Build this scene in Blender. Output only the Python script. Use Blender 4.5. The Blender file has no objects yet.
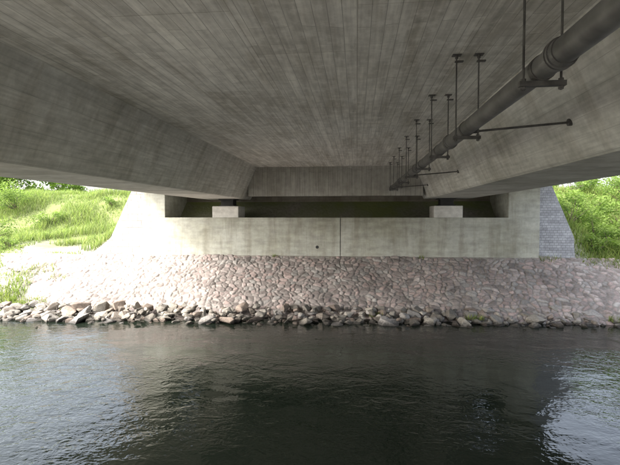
import bpy, bmesh, math, random
import numpy as np
from mathutils import Vector, Matrix
random.seed(7); rng=np.random.default_rng(7)
sc=bpy.context.scene
COL=sc.collection
sc.view_settings.view_transform='Standard'; sc.view_settings.look='None'; sc.view_settings.exposure=0

# ---------------------------------------------------------------- helpers
def empty(name,parent=None):
    o=bpy.data.objects.new(name,None); COL.objects.link(o)
    if parent: o.parent=parent
    return o
def mkobj(name,verts,faces,mat=None,parent=None,smooth=False,bevel=0):
    me=bpy.data.meshes.new(name); me.from_pydata([tuple(v) for v in verts],[],faces); me.validate(); me.update()
    bm=bmesh.new(); bm.from_mesh(me); bmesh.ops.recalc_face_normals(bm,faces=bm.faces); bm.to_mesh(me); bm.free()
    if smooth: me.polygons.foreach_set('use_smooth',[True]*len(me.polygons))
    o=bpy.data.objects.new(name,me); COL.objects.link(o)
    if mat: me.materials.append(mat)
    if parent: o.parent=parent
    if bevel:
        b=o.modifiers.new('bevel','BEVEL'); b.width=bevel; b.segments=2; b.limit_method='ANGLE'
    return o
def npmesh(name,V,F,mat,parent=None,smooth=False,col=None):
    me=bpy.data.meshes.new(name); n=len(V); m,k=F.shape
    me.vertices.add(n); me.vertices.foreach_set('co',np.ascontiguousarray(V,dtype=np.float32).ravel())
    me.loops.add(m*k); me.loops.foreach_set('vertex_index',np.ascontiguousarray(F,dtype=np.int32).ravel())
    me.polygons.add(m); me.polygons.foreach_set('loop_start',np.arange(0,m*k,k,dtype=np.int32))
    me.polygons.foreach_set('loop_total',np.full(m,k,dtype=np.int32))
    if smooth: me.polygons.foreach_set('use_smooth',np.ones(m,dtype=bool))
    me.update(calc_edges=True)
    if col is not None:
        a=me.color_attributes.new('tint','FLOAT_COLOR','POINT')
        c=np.ones((n,4),dtype=np.float32); c[:,:3]=col; a.data.foreach_set('color',c.ravel())
    o=bpy.data.objects.new(name,me); COL.objects.link(o); me.materials.append(mat)
    if parent: o.parent=parent
    return o
def box(name,x0,x1,y0,y1,z0,z1,mat,parent=None,bevel=0):
    v=[(x,y,z) for x in (x0,x1) for y in (y0,y1) for z in (z0,z1)]
    f=[(0,1,3,2),(4,6,7,5),(0,4,5,1),(2,3,7,6),(0,2,6,4),(1,5,7,3)]
    return mkobj(name,v,f,mat,parent,bevel=bevel)
def prism(name,prof,y0,y1,mat,parent=None,bevel=0):
    n=len(prof); v=[(p[0],y0,p[1]) for p in prof]+[(p[0],y1,p[1]) for p in prof]
    f=[tuple(range(n)),tuple(range(2*n-1,n-1,-1))]+[(i,(i+1)%n,n+(i+1)%n,n+i) for i in range(n)]
    return mkobj(name,v,f,mat,parent,bevel=bevel)
def rodgeo(V,F,a,b,r,seg=12,r2=None):
    a=Vector(a);b=Vector(b); d=(b-a).normalized(); r2=r if r2 is None else r2
    u=d.orthogonal().normalized(); w=d.cross(u); s=len(V)
    for p,rr in ((a,r),(b,r2)):
        for i in range(seg):
            t=2*math.pi*i/seg; V.append(tuple(p+u*math.cos(t)*rr+w*math.sin(t)*rr))
    for i in range(seg):
        j=(i+1)%seg; F.append((s+i,s+j,s+seg+j,s+seg+i))
    F.append(tuple(s+i for i in range(seg))[::-1]); F.append(tuple(s+seg+i for i in range(seg)))
def boxgeo(V,F,x0,x1,y0,y1,z0,z1):
    s=len(V); V+= [(x,y,z) for x in (x0,x1) for y in (y0,y1) for z in (z0,z1)]
    F+= [tuple(s+i for i in f) for f in [(0,1,3,2),(4,6,7,5),(0,4,5,1),(2,3,7,6),(0,2,6,4),(1,5,7,3)]]

# ---------------------------------------------------------------- materials
class NT:
    def __init__(s,name):
        s.m=bpy.data.materials.new(name); s.m.use_nodes=True; s.t=s.m.node_tree; s.n=s.t.nodes; s.l=s.t.links
        s.b=s.n['Principled BSDF']; s.geo=s.n.new('ShaderNodeNewGeometry')
        sp=s.n.new('ShaderNodeSeparateXYZ'); s.l.new(s.geo.outputs['Position'],sp.inputs[0]); s.sp=sp
    def set(s,sock,v):
        if isinstance(v,bpy.types.NodeSocket): s.l.new(v,sock)
        else: sock.default_value=v
    def math(s,op,a,b=0.0,clamp=False):
        n=s.n.new('ShaderNodeMath'); n.operation=op; n.use_clamp=clamp; s.set(n.inputs[0],a); s.set(n.inputs[1],b); return n.outputs[0]
    def vec(s,ax,scale):
        c=s.n.new('ShaderNodeCombineXYZ')
        for i,(a,k) in enumerate(zip(ax,scale)):
            src=s.math('ADD',s.sp.outputs[0],s.sp.outputs[1]) if a=='w' else s.sp.outputs['xyz'.index(a)]
            s.l.new(s.math('MULTIPLY',src,k),c.inputs[i])
        return c.outputs[0]
    def noise(s,vec,scale=1,detail=4,rough=.55,dist=0):
        n=s.n.new('ShaderNodeTexNoise'); s.l.new(vec,n.inputs['Vector']); n.inputs['Scale'].default_value=scale
        n.inputs['Detail'].default_value=detail; n.inputs['Roughness'].default_value=rough; n.inputs['Distortion'].default_value=dist
        return n.outputs['Fac']
    def ramp(s,fac,stops):
        n=s.n.new('ShaderNodeValToRGB'); s.l.new(fac,n.inputs[0]); e=n.color_ramp.elements
        while len(e)<len(stops): e.new(.5)
        for el,(p,c) in zip(e,stops):
            el.position=p; el.color=(c,c,c,1) if not isinstance(c,tuple) else (*c,1)
        return n.outputs[0]
    def mix(s,fac,a,b,mode='MIX'):
        n=s.n.new('ShaderNodeMix'); n.data_type='RGBA'; n.blend_type=mode; s.set(n.inputs[0],fac)
        for sock,v in ((n.inputs[6],a),(n.inputs[7],b)):
            if isinstance(v,tuple): v=(*v,1) if len(v)==3 else v
            s.set(sock,v)
        return n.outputs[2]
    def brick(s,vec,bw,rh,mortar,c1,c2,cm,off=.37):
        br=s.n.new('ShaderNodeTexBrick'); s.l.new(vec,br.inputs['Vector']); br.offset=off; br.offset_frequency=2; br.squash=1.0
        br.inputs['Scale'].default_value=1; br.inputs['Brick Width'].default_value=bw; br.inputs['Row Height'].default_value=rh
        br.inputs['Mortar Size'].default_value=mortar; br.inputs['Mortar Smooth'].default_value=.3; br.inputs['Bias'].default_value=0
        br.inputs['Color1'].default_value=(*c1,1); br.inputs['Color2'].default_value=(*c2,1); br.inputs['Mortar'].default_value=(*cm,1)
        return br
    def bump(s,h,strength=1,dist=.01,prev=None):
        n=s.n.new('ShaderNodeBump'); s.l.new(h,n.inputs['Height']); n.inputs['Strength'].default_value=strength; n.inputs['Distance'].default_value=dist
        if prev: s.l.new(prev,n.inputs['Normal'])
        return n.outputs[0]

def concrete(name,c1,c2,axes,bw,rh,mortar=.006,stain=(.55,.50,.43),stain_amt=.5,board_bump=0,jointdark=.55,rough=.85,streak=None,along=22,pale=0,panel=0,fade=False):
    t=NT(name)
    mean=tuple((a+b)/2 for a,b in zip(c1,c2))
    mid=t.noise(t.vec('xyz',(1,1,1)),5,4,.72)
    big=t.noise(t.vec('xyz',(1,1,1)),.55,3,.65,0)
    v=t.vec(axes,(1,1,1))
    va=t.n.new('ShaderNodeVectorMath'); va.operation='ADD'; t.l.new(v,va.inputs[0])
    cb=t.n.new('ShaderNodeCombineXYZ'); t.l.new(t.math('MULTIPLY',big,.015),cb.inputs[1]); t.l.new(t.math('MULTIPLY',big,.5),cb.inputs[0]); t.l.new(cb.outputs[0],va.inputs[1])
    br=t.brick(va.outputs[0],bw,rh,mortar,c1,c2,mean)
    col=br.outputs['Color']
    jv=t.ramp(mid,[(.38,.30),(.62,1.)]) if fade else 1.0
    jm=t.math('MULTIPLY',t.math('MULTIPLY',br.outputs['Fac'],1-jointdark),jv)
    col=t.mix(jm,col,(.02,.018,.015))
    grain=t.noise(t.vec(axes,(1.2,along,1)),1,2,.6)
    col=t.mix(1.0,col,t.ramp(grain,[(.3,.86),(.7,1.14)]),'MULTIPLY')
    if panel:
        pb=t.brick(t.vec(axes,(1,1,1)),panel,1.16,.006,(.91,.905,.895),(1.07,1.07,1.07),(.72,.70,.67),.43)
        col=t.mix(1.0,col,pb.outputs['Color'],'MULTIPLY')
        run=t.noise(t.vec(axes,(.35,2.6,1)),1,4,.7,0)
        col=t.mix(1.0,col,t.ramp(run,[(.32,(.76,.74,.70)),(.5,(1,1,1)),(.68,(1.22,1.22,1.21))]),'MULTIPLY')
    st=t.ramp(big,[(.42,0.0),(.68,1.0)])
    col=t.mix(t.math('MULTIPLY',st,stain_amt),col,t.mix(1.0,col,stain,'MULTIPLY'))
    col=t.mix(1.0,col,t.ramp(mid,[(.3,.84),(.7,1.15)]),'MULTIPLY')
    if pale:
        col=t.mix(t.math('MULTIPLY',t.ramp(mid,[(.52,0.),(.68,1.)]),pale),col,(.76,.75,.72))
    if streak:
        sn=t.noise(t.vec(streak,(2.6,.25,1)),1,4,.65)
        col=t.mix(t.math('MULTIPLY',t.ramp(sn,[(.48,0.),(.66,1.)]),.5),col,t.mix(1.0,col,(.56,.52,.46),'MULTIPLY'))
    if board_bump:
        sepc=t.n.new('ShaderNodeRGBToBW'); t.l.new(br.outputs['Color'],sepc.inputs[0])
        h=t.math('SUBTRACT',t.math('MULTIPLY',sepc.outputs[0],2.0),br.outputs['Fac'])
        t.l.new(t.bump(h,.8,board_bump),t.b.inputs['Normal'])
    t.l.new(col,t.b.inputs['Base Color']); t.b.inputs['Roughness'].default_value=rough
    t.b.inputs['Specular IOR Level'].default_value=.15
    return t.m

M_soffit=concrete('soffit_board_concrete',(.74,.73,.70),(.61,.60,.57),'yxz',1.3,.135,.0048,stain=(.72,.69,.64),stain_amt=.4,jointdark=.42,pale=.45,panel=2.6,fade=True)
M_girder=concrete('girder_concrete',(.60,.595,.565),(.555,.55,.52),'yzx',4.0,.20,.004,stain=(.68,.66,.61),stain_amt=.5,jointdark=.7,streak='yzx',fade=True)
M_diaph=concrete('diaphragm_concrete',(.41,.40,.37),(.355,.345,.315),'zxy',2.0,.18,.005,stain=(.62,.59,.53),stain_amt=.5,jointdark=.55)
M_wall=concrete('abutment_concrete',(.42,.425,.38),(.395,.40,.355),'xzy',3.4,.77,.003,stain=(.66,.64,.54),stain_amt=.6,jointdark=.8,streak='xzy',along=5)
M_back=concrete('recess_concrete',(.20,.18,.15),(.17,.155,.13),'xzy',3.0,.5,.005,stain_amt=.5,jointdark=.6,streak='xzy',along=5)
M_pale=concrete('pedestal_concrete',(.60,.59,.56),(.57,.56,.53),'xzy',3.0,.9,.002,stain_amt=.3,jointdark=.9,along=5)
M_wing=concrete('wing_concrete',(.42,.41,.385),(.32,.315,.295),'wzy',.42,.26,.010,stain_amt=.5,jointdark=.4,along=5)
M_block=concrete('paving_blocks',(.38,.39,.41),(.31,.32,.34),'wzy',.15,.09,.008,stain=(.75,.76,.75),stain_amt=.3,jointdark=.62,board_bump=.008,along=5)

def simple(name,col,rough=.5,metal=0,var=.25,scale=8,bump=.002,spec=.5):
    t=NT(name); n=t.noise(t.vec('xyz',(1,1,1)),scale,3,.6)
    c=t.mix(1.0,(*col,1),t.ramp(n,[(.3,1-var),(.7,1+var)]),'MULTIPLY')
    t.l.new(c,t.b.inputs['Base Color']); t.b.inputs['Roughness'].default_value=rough; t.b.inputs['Metallic'].default_value=metal
    t.b.inputs['Specular IOR Level'].default_value=spec
    t.l.new(t.bump(n,.5,bump),t.b.inputs['Normal']); return t.m
M_pipe=simple('pipe_coating',(.12,.118,.115),.5,0,.45,4)
M_steel=simple('hanger_steel',(.10,.096,.092),.55,.2,.4,12)
M_rubber=simple('bearing_rubber',(.02,.02,.02),.7)
M_asph=simple('asphalt',(.05,.05,.052),.9,0,.2,30,.004)
M_bark=simple('bark',(.09,.07,.05),.9,0,.3,12,.01)

def tinted(name,rough=.85,bumpd=.006,mul=1.0,spec=.2,wet=False):
    t=NT(name); a=t.n.new('ShaderNodeVertexColor'); a.layer_name='tint'
    n=t.noise(t.vec('xyz',(1,1,1)),14,4,.65)
    c=t.mix(1.0,a.outputs[0],t.ramp(n,[(.3,.74*mul),(.7,1.2*mul)]),'MULTIPLY')
    n2=t.noise(t.vec('xyz',(1,1,1)),1.1,3,.6)
    c=t.mix(1.0,c,t.ramp(n2,[(.3,(.72,.71,.69)),(.7,(1.1,1.08,1.05))]),'MULTIPLY')
    if wet:
        w=t.n.new('ShaderNodeMapRange'); t.l.new(t.math('ADD',t.sp.outputs[2],t.math('MULTIPLY',n,.12)),w.inputs[0])
        w.inputs[1].default_value=.10; w.inputs[2].default_value=.2; w.inputs[3].default_value=.28; w.inputs[4].default_value=1.
        c=t.mix(1.0,c,w.outputs[0],'MULTIPLY')
    t.l.new(c,t.b.inputs['Base Color']); t.b.inputs['Roughness'].default_value=rough; t.b.inputs['Specular IOR Level'].default_value=spec
    t.l.new(t.bump(n,.8,bumpd),t.b.inputs['Normal']); return t.m
M_rev=tinted('pitched_stone',.9,.010,.64)
M_rock=tinted('riprap_stone',.85,.03,.56,wet=True)

def leafmat(name,trans=.5):
    t=NT(name); a=t.n.new('ShaderNodeVertexColor'); a.layer_name='tint'
    d=t.n.new('ShaderNodeBsdfDiffuse'); t.n.remove(t.b)
    t.l.new(a.outputs[0],d.inputs['Color'])
    tr=t.n.new('ShaderNodeBsdfTranslucent'); t.l.new(t.mix(1.0,a.outputs[0],(1.3,1.5,.7),'MULTIPLY'),tr.inputs[0])
    mx=t.n.new('ShaderNodeMixShader'); mx.inputs[0].default_value=trans
    t.l.new(d.outputs[0],mx.inputs[1]); t.l.new(tr.outputs[0],mx.inputs[2])
    t.l.new(mx.outputs[0],t.n['Material Output'].inputs[0]); return t.m
M_leaf=leafmat('foliage',.45); M_grass=leafmat('grass_blades',.4)

# ground
t=NT('ground_soil_and_turf')
n1=t.noise(t.vec('xyz',(1,1,1)),.5,4,.6); n2=t.noise(t.vec('xyz',(1,1,1)),9,4,.7)
turf=t.mix(t.ramp(n1,[(.35,0.),(.65,1.)]),(.11,.14,.045),(.17,.19,.08))
dirt=t.mix(t.ramp(n2,[(.3,0.),(.7,1.)]),(.16,.15,.125),(.28,.265,.235))
y=t.sp.outputs[1]
k=t.n.new('ShaderNodeMapRange'); t.l.new(t.math('ADD',y,t.math('MULTIPLY',n1,5)),k.inputs[0])
k.inputs[1].default_value=20.7; k.inputs[2].default_value=22.1
xl=t.n.new('ShaderNodeMapRange'); t.l.new(t.math('ADD',t.sp.outputs[0],t.math('MULTIPLY',n1,5)),xl.inputs[0])
xl.inputs[1].default_value=-13.4; xl.inputs[2].default_value=-12.2; xl.inputs[3].default_value=1; xl.inputs[4].default_value=0
xr=t.n.new('ShaderNodeMapRange'); t.l.new(t.sp.outputs[0],xr.inputs[0]); xr.inputs[1].default_value=7.8; xr.inputs[2].default_value=8.6
f=t.math('MAXIMUM',t.math('MAXIMUM',k.outputs[0],xl.outputs[0]),xr.outputs[0])
c=t.mix(f,dirt,turf)
nearb=t.n.new('ShaderNodeMapRange'); t.l.new(y,nearb.inputs[0]); nearb.inputs[1].default_value=6; nearb.inputs[2].default_value=8; nearb.inputs[3].default_value=1; nearb.inputs[4].default_value=0
bounce_gravel=t.mix(t.ramp(n2,[(.3,0.),(.7,1.)]),(.34,.32,.28),(.46,.44,.39))   # unseen near bank, made pale to bounce light up under the deck
c=t.mix(t.math('MULTIPLY',nearb.outputs[0],.9),c,bounce_gravel)
t.l.new(c,t.b.inputs['Base Color']); t.b.inputs['Roughness'].default_value=.95
t.b.inputs['Specular IOR Level'].default_value=.1
t.l.new(t.bump(n2,1,.03),t.b.inputs['Normal']); M_ground=t.m

# water
t=NT('river_water')
t.b.inputs['Base Color'].default_value=(.008,.012,.008,1); t.b.inputs['Roughness'].default_value=.012; t.b.inputs['IOR'].default_value=1.333
t.b.inputs['Specular IOR Level'].default_value=.55
w1=t.noise(t.vec('xyz',(.9,1.2,1)),.9,1,.5,.6)
w2=t.noise(t.vec('xyz',(1,1.25,1)),3.6,3,.55,.7)
w3=t.noise(t.vec('xyz',(1,1.2,1)),12,1,.5,.3)
calm=t.ramp(t.noise(t.vec('xyz',(.25,.4,1)),1,2,.5,0),[(.40,.2),(.60,1.0)])
h=t.math('ADD',t.math('MULTIPLY',w1,.45),t.math('MULTIPLY',t.math('ADD',t.math('MULTIPLY',w2,.42),t.math('MULTIPLY',w3,.14)),calm))
t.l.new(t.bump(h,1.0,.05),t.b.inputs['Normal']); M_water=t.m

# ---------------------------------------------------------------- terrain
def smooth(a,b,x):
    q=np.clip((x-a)/(b-a),0,1); return q*q*(3-2*q)
def fbm(x,y,s=1.0,seed=0.0):
    r=np.zeros_like(x); a=1.
    for i in range(5):
        f=s*2**i; r+=a*(np.sin(x*f*1.3+1.7*i+seed+1.5*np.sin(y*f*.9+i+seed))*np.cos(y*f*1.1-2.1*i+seed+1.2*np.sin(x*f*.7+2*i))); a*=.5
    return r
def H(x,y):
    far=np.where(y<17, 1.76-(17-y)/1.5, 1.76+ .5*smooth(17,20.5,y))
    lev=2.45*smooth(20.2,27,y)*(1-.9*smooth(31,37,y))
    far=far+lev+smooth(17,18,y)*fbm(x,y,.8)*.06
    dx=np.maximum(np.maximum(-8.2-x,x-6.4),0); dy=np.maximum(21-y,0)
    emb=5.45-np.hypot(dx,dy)/1.15
    far=np.where(y>17.2,np.maximum(far,emb),far)
    near=1.70-np.maximum(y-.8,0)/1.5
    emb2=5.45-np.hypot(dx,np.maximum(y+14,0))/1.15
    near=np.maximum(near,np.where(y<-8,emb2,-9))
    return np.where(y>9,np.maximum(far,-1.0),np.maximum(near,-1.0))
def axis(parts):
    out=[]
    for a,b,s in parts: out.append(np.arange(a,b,s))
    out.append([parts[-1][1]]); return np.concatenate(out)
gx=axis([(-900,-100,50),(-100,-40,5),(-40,-16,1),(-16,14,.3),(14,40,1),(40,100,5),(100,900,50)])
gy=axis([(-600,-60,40),(-60,-14,3),(-14,40,.3),(40,80,2),(80,300,20),(300,1500,100)])
X,Y=np.meshgrid(gx,gy,indexing='ij'); Z=H(X,Y)-.06
nx,ny=X.shape; idx=np.arange(nx*ny).reshape(nx,ny)
F=np.stack([idx[:-1,:-1],idx[1:,:-1],idx[1:,1:],idx[:-1,1:]],-1).reshape(-1,4)
npmesh('ground',np.stack([X,Y,Z],-1).reshape(-1,3),F,M_ground,smooth=True)
mkobj('river_water',[(-900,-3,0),(900,-3,0),(900,17,0),(-900,17,0)],[(0,1,2,3)],M_water)

# ---------------------------------------------------------------- pitched stone revetment (real relief)
dx_=.024
sx=np.arange(-15.0,15,dx_); st=np.arange(0,3.25,dx_)
S,T=np.meshgrid(sx,st,indexing='ij')
cw,ch=.215,.16
wx=S+.05*np.sin(T*7+S*2)+.03*np.sin(S*11); wt=T+.04*np.sin(S*6.1)+.03*np.sin(S*2.3+1)
def hsh(i,j,k):
    v=np.sin(i*127.1+j*311.7+k*74.7)*43758.5453; return v-np.floor(v)
ci=np.floor(wx/cw); cj=np.floor(wt/ch)
f1=np.full(S.shape,9.);f2=np.full(S.shape,9.);id1=np.zeros(S.shape);id2=np.zeros(S.shape)
for di in (-1,0,1,):
    for dj in (-1,0,1):
        a=ci+di;b=cj+dj
        px=(a+.5+.85*(hsh(a,b,1)-.5)+.25*np.mod(b,2))*cw; pt=(b+.5+.8*(hsh(a,b,2)-.5))*ch
        d=np.hypot(wx-px,(wt-pt)*1.15)
        lt=d<f1
        f2=np.where(lt,f1,np.minimum(f2,d)); id1=np.where(lt,a,id1); id2=np.where(lt,b,id2); f1=np.where(lt,d,f1)
edge=(f2-f1)*.5
r1=hsh(id1,id2,5);r2=hsh(id1,id2,6);r3=hsh(id1,id2,7)
e=smooth(.002,.028,edge)
hgt=e*(.018+.030*r1)+ (wx/cw-id1)*(r2-.5)*.026*e + .005*fbm(S,T,14)
hgt+= .03*fbm(S,T,.7)
nv=np.array([0,-1/1.5,1.0]);nv/=np.linalg.norm(nv)
dv=np.array([0,-1.5,-1.0])/math.hypot(1.5,1)
P=np.zeros(S.shape+(3,)); P[...,0]=S; P[...,1]=17.02+dv[1]*T+nv[1]*hgt; P[...,2]=1.76+dv[2]*T+nv[2]*hgt
pal=np.array([(.47,.395,.375),(.43,.38,.36),(.51,.455,.43),(.34,.295,.28),(.48,.385,.36),(.44,.42,.40),(.29,.255,.24)])
C=pal[(r3*7).astype(int)%7]*(0.82+.36*r2[...,None])
mort=np.array((.42,.395,.37))*.82
C=C*e[...,None]+mort*(1-e[...,None])
nx,ny=S.shape; idx=np.arange(nx*ny).reshape(nx,ny)
F=np.stack([idx[:-1,:-1],idx[:-1,1:],idx[1:,1:],idx[1:,:-1]],-1)
xl_=-14.6+ T*1.15+.25*fbm(S,T,1.3)
keep=(S>xl_)[:-1,:-1]
npmesh('stone_revetment',P.reshape(-1,3),F[keep].reshape(-1,4),M_rev,smooth=True,col=C.reshape(-1,3))

# ---------------------------------------------------------------- riprap
def shore(x): return 13.85+.06*max(min(x,12),-12)
bmR=bmesh.new(); lay=bmR.verts.layers.float_color.new('tint')
rp=[(.42,.39,.34),(.49,.46,.41),(.33,.29,.25),(.39,.32,.27),(.46,.44,.42),(.27,.25,.22),(.52,.49,.44)]
def rock(cx,cy,cz,s,fl=.62):
    pts=[]; rot=Matrix.Rotation(random.uniform(0,6.28),3,'Z')@Matrix.Rotation(random.uniform(-.4,.4),3,'X')@Matrix.Rotation(random.uniform(-.3,.3),3,'Y')
    ax=Vector((random.uniform(.8,1.35),random.uniform(.7,1.0),fl*random.uniform(.7,1.15)))
    for i in range(random.randint(11,20)):
        v=Vector((random.gauss(0,1),random.gauss(0,1),random.gauss(0,1))).normalized()
        m=max(abs(v.x),abs(v.y),abs(v.z)); v=v.lerp(v/m,.45)
        v=Vector((v.x*ax.x,v.y*ax.y,v.z*ax.z))*s*random.uniform(.85,1.05); pts.append(rot@v+Vector((cx,cy,cz)))
    vs=[bmR.verts.new(p) for p in pts]
    c=random.choice(rp); k=random.uniform(.75,1.15); c=(c[0]*k,c[1]*k,c[2]*k,1)
    for v in vs: v[lay]=c
    r=bmesh.ops.convex_hull(bmR,input=vs)
    dele=[g for g in r['geom_interior'] if isinstance(g,bmesh.types.BMVert)]
    if dele: bmesh.ops.delete(bmR,geom=dele,context='VERTS')
x=-22.
while x<19:
    for k_ in range(5):
        yy=shore(x)-.15+k_*.24+random.uniform(-.16,.16); fr=k_/4
        s=random.choice([.09,.12,.15,.18,.23])*random.uniform(.85,1.15)*(1.2 if x<-7 else 1)
        z=-.03+.30*fr+random.uniform(-.05,.05)
        rock(x+random.uniform(-.2,.2),yy,z,s)
    x+=.26
for i in range(350):
    x=random.uniform(-22,19); rock(x,shore(x)+random.uniform(-.4,1.0),random.uniform(-.05,.20),random.uniform(.05,.10))
for x,s in ((-4.6,.38),(-4.0,.32),(-1.6,.28),(1.0,.3),(3.2,.32),(5.3,.28),(-8.6,.34)):
    rock(x,shore(x)-.15,.04,s)
bmesh.ops.bevel(bmR,geom=bmR.edges[:],offset=.010,segments=1,affect='EDGES')
me=bpy.data.meshes.new('riprap_rocks'); bmR.to_mesh(me); bmR.free(); me.materials.append(M_rock)
o=bpy.data.objects.new('riprap_rocks',me); COL.objects.link(o)

# ---------------------------------------------------------------- bridge
BR=empty('concrete_girder_bridge')
cxm=-.87; YA,YB=-12.2,18.6
box('deck_slab',cxm-7.75,cxm+7.75,YA,YB,5.17,5.47,M_soffit,BR)
for sgn,nm in ((-1,'edge_beam_upstream'),(1,'edge_beam_downstream')):
    a,b=sorted((cxm+sgn*7.74,cxm+sgn*8.05)); box(nm,a,b,YA,YB+3,4.85,5.75,M_girder,BR,.02)
for sgn,nm in ((-1,'girder_upstream'),(1,'girder_downstream')):
    pr=[(cxm+sgn*2.93,5.19),(cxm+sgn*3.05,5.0),(cxm+sgn*3.50,4.01),(cxm+sgn*3.54,3.97),(cxm+sgn*5.18,3.97),(cxm+sgn*5.22,4.01),(cxm+sgn*5.45,5.19)]
    prism(nm,pr,YA,18.35,M_girder,BR)
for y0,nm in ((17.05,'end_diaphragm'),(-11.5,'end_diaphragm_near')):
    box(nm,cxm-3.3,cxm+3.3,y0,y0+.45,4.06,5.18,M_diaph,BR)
box('asphalt_surface',cxm-7.3,cxm+7.3,YA,YB+1,5.474,5.55,M_asph,BR)
for sgn in (-1,1):
    bx=cxm+sgn*4.22
    V=[];Fc=[]; boxgeo(V,Fc,bx-.3,bx+.3,17.25,17.85,3.68,3.73); boxgeo(V,Fc,bx-.24,bx+.24,17.3,17.8,3.73,3.93); boxgeo(V,Fc,bx-.32,bx+.32,17.22,17.88,3.93,3.972)
    mkobj('bearing_pad',V,Fc,M_rubber,BR)
AB=empty('bridge_abutment')
joint=-.62
box('front_wall_a',-8.40,joint-.012,17.0,19.35,.9,3.24,M_wall,AB,.015)
box('front_wall_b',joint+.012,6.56,17.0,19.35,.9,3.24,M_wall,AB,.015)
box('joint_filler',joint-.012,joint+.012,17.02,19.3,.9,3.2,M_rubber,AB)
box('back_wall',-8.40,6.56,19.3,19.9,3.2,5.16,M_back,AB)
box('cheek_wall_left',-8.397,-7.5,17.003,19.32,3.2,4.84,M_wall,AB,.015)
box('cheek_wall_right',5.46,6.557,17.003,19.32,3.2,4.84,M_wall,AB,.015)
for bx,nm in ((cxm-4.22,'bearing_plinth_left'),(cxm+4.22,'bearing_plinth_right')):
    box(nm,bx-.52,bx+.52,17.06,18.1,3.2,3.68,M_pale,AB,.02)
V=[];Fc=[]; rodgeo(V,Fc,(-1.5,16.985,2.12),(-1.5,17.1,2.12),.06,16); mkobj('drain_hole',V,Fc,M_rubber,AB)
prism('wing_wall_left',[(-8.4,1.2),(-8.4,4.80),(-8.7,4.70),(-10.0,2.0),(-10.3,1.2)],17.05,24,M_wing,AB)
prism('paved_wing_right',[(6.56,1.2),(6.56,4.80),(6.9,4.55),(7.75,2.55),(7.85,1.2)],17.05,24,M_block,AB)
A2=empty('bridge_abutment')
box('front_wall',-8.40,6.56,-13.5,-11.0,1.0,3.24,M_wall,A2,.015); box('back_wall',-8.4,6.56,-14,-13.45,3.2,5.16,M_back,A2)
for bx in (cxm-4.22,cxm+4.22): box('bearing_plinth',bx-.55,bx+.55,-12.2,-11.06,3.2,3.965,M_pale,A2,.02)
mkobj('road',[(cxm-4,19.6,5.56),(cxm+4,19.6,5.56),(cxm+4,400,5.56),(cxm-4,400,5.56)],[(0,1,2,3)],M_asph)

# ---------------------------------------------------------------- pipe
PI=empty('suspended_utility_pipe')
PXx,PZ,PR=1.27,4.32,.083
V=[];Fc=[]; rodgeo(V,Fc,(PXx,-11.3,PZ),(PXx,17.2,PZ),PR,32)
o=mkobj('pipe',V,Fc,M_pipe,PI); 
for p in o.data.polygons: p.use_smooth=len(p.vertices)==4
V=[];Fc=[]
for yy in (-7,-3.5,-.4,3.02,6.4,9.9,13.4,16.6):
    rodgeo(V,Fc,(PXx,yy-.030,PZ),(PXx,yy-.010,PZ),PR+.018,28); rodgeo(V,Fc,(PXx,yy+.010,PZ),(PXx,yy+.030,PZ),PR+.018,28); rodgeo(V,Fc,(PXx,yy-.08,PZ),(PXx,yy+.08,PZ),PR+.008,28)
mkobj('pipe_couplings',V,Fc,M_pipe,PI)
V=[];Fc=[]
hy=[-9.8,-7.9,-6,-4.1,-2.2,-.4,1.45,3.3,5.45,7.2,9.0,10.8,12.6,14.4,16.0]
for yy in hy:
    for s in (-1,1):
        xx=PXx+s*.125
        rodgeo(V,Fc,(xx,yy,PZ-.15),(xx,yy,5.17),.0085,10)
        boxgeo(V,Fc,xx-.05,xx+.05,yy-.04,yy+.04,5.160,5.172)
        rodgeo(V,Fc,(xx,yy,5.125),(xx,yy,5.16),.018,6); rodgeo(V,Fc,(xx,yy,PZ-.145),(xx,yy,PZ-.125),.018,6)
        rodgeo(V,Fc,(xx,yy,PZ-.09),(xx,yy,PZ-.07),.018,6)
        boxgeo(V,Fc,xx-.02,xx+.075,yy-.022,yy+.022,5.085,5.100)
    boxgeo(V,Fc,PXx-.155,PXx+.155,yy-.022,yy+.022,PZ-.123,PZ-.088)
    rodgeo(V,Fc,(PXx,yy-.03,PZ),(PXx,yy+.03,PZ),PR+.007,28)
for yy in (-6.0,-.3,5.55,11.35,16.1):
    rodgeo(V,Fc,(PXx+.09,yy,PZ-.02),(2.49,yy,PZ+.07),.014,10)
    rodgeo(V,Fc,(2.43,yy,PZ+.065),(2.50,yy,PZ+.071),.042,12); rodgeo(V,Fc,(PXx+.06,yy,PZ-.02),(PXx+.16,yy,PZ-.013),.026,10)
mkobj('hangers_and_braces',V,Fc,M_steel,PI)

# ---------------------------------------------------------------- vegetation
def blades(name,P,h,w,base,tipc,lean=.35):
    n=len(P); th=rng.uniform(0,2*np.pi,n); d=np.stack([np.cos(th),np.sin(th)],-1)
    ld=rng.normal(0,1,(n,2))*lean*h[:,None]
    V=np.zeros((n,5,3)); 
    for k,(fr,wf) in enumerate(((0,1),(0,-1),(.55,.8),(.55,-.8),(1,0))):
        V[:,k,:2]=P[:,:2]+d*(w*wf)[:,None]*.5+ld*fr**2; V[:,k,2]=P[:,2]+h*fr*(1-.1*fr)
    b=np.arange(n)[:,None]*5
    T=np.concatenate([b+np.array([[0,1,3]]),b+np.array([[0,3,2]]),b+np.array([[2,3,4]])],0)
    v=rng.uniform(.7,1.3,(n,1,1)); m=rng.uniform(0,1,(n,1,1))
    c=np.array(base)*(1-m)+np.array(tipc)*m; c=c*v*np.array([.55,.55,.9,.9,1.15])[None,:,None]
    return npmesh(name,V.reshape(-1,3),T,M_grass,col=c.reshape(-1,3))
n=140000
gxp=rng.uniform(-30,-9.6,n); gyp=rng.uniform(14.2,31,n)
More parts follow.
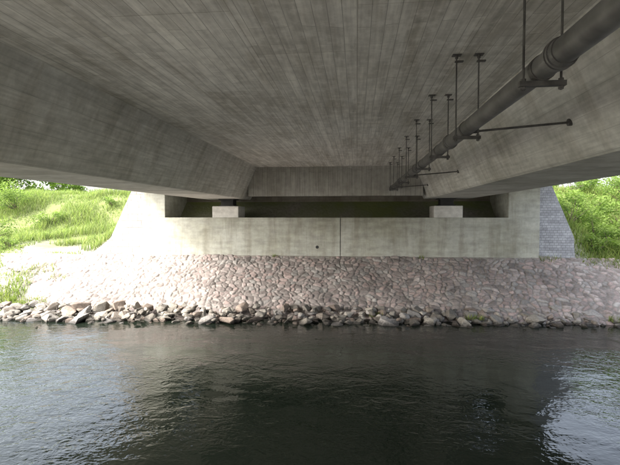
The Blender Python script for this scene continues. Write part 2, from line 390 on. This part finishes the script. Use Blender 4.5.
keep=((gyp>18.9+.6*fbm(gxp,gyp,.8))|((gxp<-11.2)&(gyp>17.05)&(gyp<17.5))|(gxp<-14.0+np.clip(17-gyp,0,3)*1.1+.5*fbm(gxp,gyp,1.2)))&(rng.uniform(0,1,n)<.55+.45*fbm(gxp,gyp,1.1,3))
gxp,gyp=gxp[keep],gyp[keep]; gz=H(gxp,gyp)-.08
hh=(.16+.22*np.clip(fbm(gxp,gyp,.9,5)+.6,0,1.6))*rng.uniform(.6,1.3,len(gxp))
hh*=np.where(gyp<18,.6,1)
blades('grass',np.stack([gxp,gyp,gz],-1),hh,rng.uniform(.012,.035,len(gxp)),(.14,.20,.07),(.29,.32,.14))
n=40000
gxp=rng.uniform(7.7,24,n); gyp=rng.uniform(16.6,30,n); gz=H(gxp,gyp)-.08
hh=(.2+.25*np.clip(fbm(gxp,gyp,.9,5)+.6,0,1.6))*rng.uniform(.6,1.3,n)
kp=(gyp>17.05)|((gxp>14))
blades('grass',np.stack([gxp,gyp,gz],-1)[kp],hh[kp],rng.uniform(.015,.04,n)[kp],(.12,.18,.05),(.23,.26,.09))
pts=[]
for cx,cy,r,m in ((-11.5,14.6,.5,350),(-9.9,14.4,.3,80),(-13.2,14.9,.8,900),(3.6,14.2,.2,60),(6.9,16.95,.3,60),(8.6,16.8,.5,250),(9.6,16.7,.5,250),(-14.8,14.6,1.2,1600),(8.0,14.4,.3,90),(0.6,14.3,.15,40),(-3.1,16.95,.1,20),(2.4,16.95,.1,18),(-12.2,16.2,.5,120),(-11.2,15.8,.3,60)):
    for i in range(m):
        a=random.uniform(0,6.28); q=r*math.sqrt(random.random()); x=cx+math.cos(a)*q*1.4; y=cy+math.sin(a)*q*.6
        pts.append((x,y,max(float(H(np.array(x),np.array(y))),.12)-.02))
pts=np.array(pts); blades('weeds',pts,rng.uniform(.08,.26,len(pts)),rng.uniform(.012,.025,len(pts)),(.13,.18,.05),(.25,.27,.10))

def leaves(C,size,cols):
    n=len(C); a=rng.normal(0,1,(n,3)); a[:,2]*=.5; a/=np.linalg.norm(a,axis=1)[:,None]
    b=rng.normal(0,1,(n,3)); b-= (b*a).sum(1)[:,None]*a; b/=np.linalg.norm(b,axis=1)[:,None]
    V=np.zeros((n,4,3)); s=size[:,None]
    V[:,0]=C-a*s*.5; V[:,1]=C+b*s*.28; V[:,2]=C+a*s*.6; V[:,3]=C-b*s*.28; V[:,2,2]-=size*.15
    F=np.arange(n)[:,None]*4+np.array([[0,1,2,3]])
    return V.reshape(-1,3),F,np.repeat(cols,4,axis=0)
def clump_plant(name,clumps,nl,lsize,c_lo,c_hi,trunk=None):
    Vs=[];Fs=[];Cs=[];off=0
    for c,r in clumps:
        m=max(int(nl*(r**2)),10)
        d=rng.normal(0,1,(m,3)); d/=np.linalg.norm(d,axis=1)[:,None]; q=rng.uniform(.35,1.05,m)**.6*(1+.25*np.sin(d[:,0]*5+c[0])*np.cos(d[:,2]*6))
        P=np.array(c)+d*(q*r)[:,None]*np.array([1,1,.8])
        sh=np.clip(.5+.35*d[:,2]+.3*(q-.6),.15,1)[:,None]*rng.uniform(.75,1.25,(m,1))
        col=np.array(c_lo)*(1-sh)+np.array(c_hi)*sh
        V,F,C=leaves(P,lsize*rng.uniform(.6,1.3,m),col); Vs.append(V);Fs.append(F+off);Cs.append(C);off+=len(V)
    p=empty(name)
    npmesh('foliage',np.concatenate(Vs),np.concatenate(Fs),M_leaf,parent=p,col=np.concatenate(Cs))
    if trunk:
        V=[];Fc=[]
        for a,b,r1,r2 in trunk: rodgeo(V,Fc,a,b,r1,8,r2)
        mkobj('stems',V,Fc,M_bark,p)
    return p
def hz(x,y): return float(H(np.array(float(x)),np.array(float(y))))
def bush(name,x,y,r,h,nl=900,ls=.11,lo=(.05,.09,.025),hi=(.19,.26,.075)):
    z=hz(x,y)-.05; cl=[];tr=[]
    for i in range(int(9+r*6)):
        a=random.uniform(0,6.28); q=random.uniform(0,1)**.6*r; zz=random.uniform(.15,1)*h*(1-.45*q/r)
        c=(x+math.cos(a)*q,y+math.sin(a)*q,z+zz); cl.append((c,random.uniform(.22,.42)*min(r,1.4)))
        tr.append(((x+random.uniform(-.1,.1),y+random.uniform(-.1,.1),z),c,.018,.006))
    return clump_plant(name,cl,nl,ls,lo,hi,tr)
def tree(name,x,y,h,cr,nl=350,ls=.2,lo=(.03,.06,.014),hi=(.10,.15,.035)):
    z=hz(x,y)-.1; tr=[]; cl=[]
    top=Vector((x+random.uniform(-.3,.3),y,z+h*.8)); mid=Vector((x+random.uniform(-.2,.2),y,z+h*.4))
    tr+= [((x,y,z),tuple(mid),.035*h,.024*h),(tuple(mid),tuple(top),.024*h,.008*h)]
    for i in range(16):
        a=i*2.4+random.uniform(-.4,.4); f=random.uniform(0.25,1); s=Vector((x,y,z)).lerp(top,.35+.6*f*random.random()+.0)
        q=cr*math.sqrt(random.uniform(.15,1))*(1.1-.6*abs(f-.45)); c=(x+math.cos(a)*q,y+math.sin(a)*q,z+h*(.35+.62*f))
        tr.append((tuple(s),c,.010*h,.003*h)); cl.append((c,random.uniform(.28,.48)*cr))
    return clump_plant(name,cl,nl,ls,lo,hi,tr)
for x,y,r,h in ((8.9,17.9,.7,.8),(9.9,18.4,.9,1.3),(8.7,19.5,.8,1.3),(10.1,20.2,1.2,1.8),(11.3,18.9,1.2,1.7),(12.0,21.2,1.5,2.1),(13.0,19.2,1.3,1.8),(10.4,23.0,1.5,1.8),(13.6,24,1.6,1.9),(9.1,21.8,.9,1.3),(15.5,21.5,1.7,2.0),(11.6,26,1.3,1.5),(14.5,27,1.5,1.8),(16.4,26,1.5,1.8)):
    bush('shrub',x,y,r,h)
for x,y,r,h in ((-17.6,19.8,1.0,1.4),(-19.2,20.3,1.2,1.7),(-16.2,22.5,.8,.8),(-14.0,24.5,.6,.6),(-19.5,24,1.4,1.5),(-15.4,18.4,.5,.5),(-11.6,24.0,.5,.55)):
    bush('shrub',x,y,r,h,700,.10,(.05,.09,.03),(.20,.26,.09))
for x,y,h,cr in ((-33,40,5.5,2.2),(-38,42,6,2.4),(-29.5,43,5,2.0)):
    tree('alder_tree',x,y,h,cr,220,.28)
cl=[]
for i in range(150):
    x=random.uniform(-190,-40) if i%2 else random.uniform(30,190); y=random.uniform(110,135)
    cl.append(((x,y,random.uniform(2,7)),random.uniform(2.5,4.5)))
clump_plant('distant_tree_line',cl,22,1.2,(.03,.05,.02),(.09,.13,.045))

# ---------------------------------------------------------------- light
sd=Vector((-1,-.62,1.05)).normalized()
el=math.asin(sd.z); az=math.atan2(sd.x,sd.y)
W=bpy.data.worlds.new('World'); sc.world=W; W.use_nodes=True
wn=W.node_tree.nodes; wl=W.node_tree.links
sky=wn.new('ShaderNodeTexSky'); sky.sky_type='NISHITA'; sky.sun_disc=False
sky.sun_elevation=el; sky.sun_rotation=az; sky.dust_density=6; sky.air_density=1.0
bw=wn.new('ShaderNodeRGBToBW'); wl.new(sky.outputs[0],bw.inputs[0])
mx=wn.new('ShaderNodeMix'); mx.data_type='RGBA'; mx.inputs[0].default_value=.6   # thin white haze
wl.new(sky.outputs[0],mx.inputs[6]); wl.new(bw.outputs[0],mx.inputs[7])
bg=wn['Background']; bg.inputs[1].default_value=1.2; wl.new(mx.outputs[2],bg.inputs[0])
L=bpy.data.lights.new('sun','SUN'); L.energy=2.5; L.angle=math.radians(.53); L.color=(1,.96,.90)
lo=bpy.data.objects.new('sun',L); COL.objects.link(lo); lo.rotation_euler=sd.to_track_quat('Z','Y').to_euler(); lo.location=(-20,-10,20)
# ---------------------------------------------------------------- camera
cd=bpy.data.cameras.new('camera'); cam=bpy.data.objects.new('camera',cd); COL.objects.link(cam)
cam.location=(0,0,3.3); cam.rotation_euler=(math.radians(90-2.1),0,math.radians(5.96)); cd.lens=26.13; cd.sensor_width=36; cd.clip_end=3000
sc.camera=cam
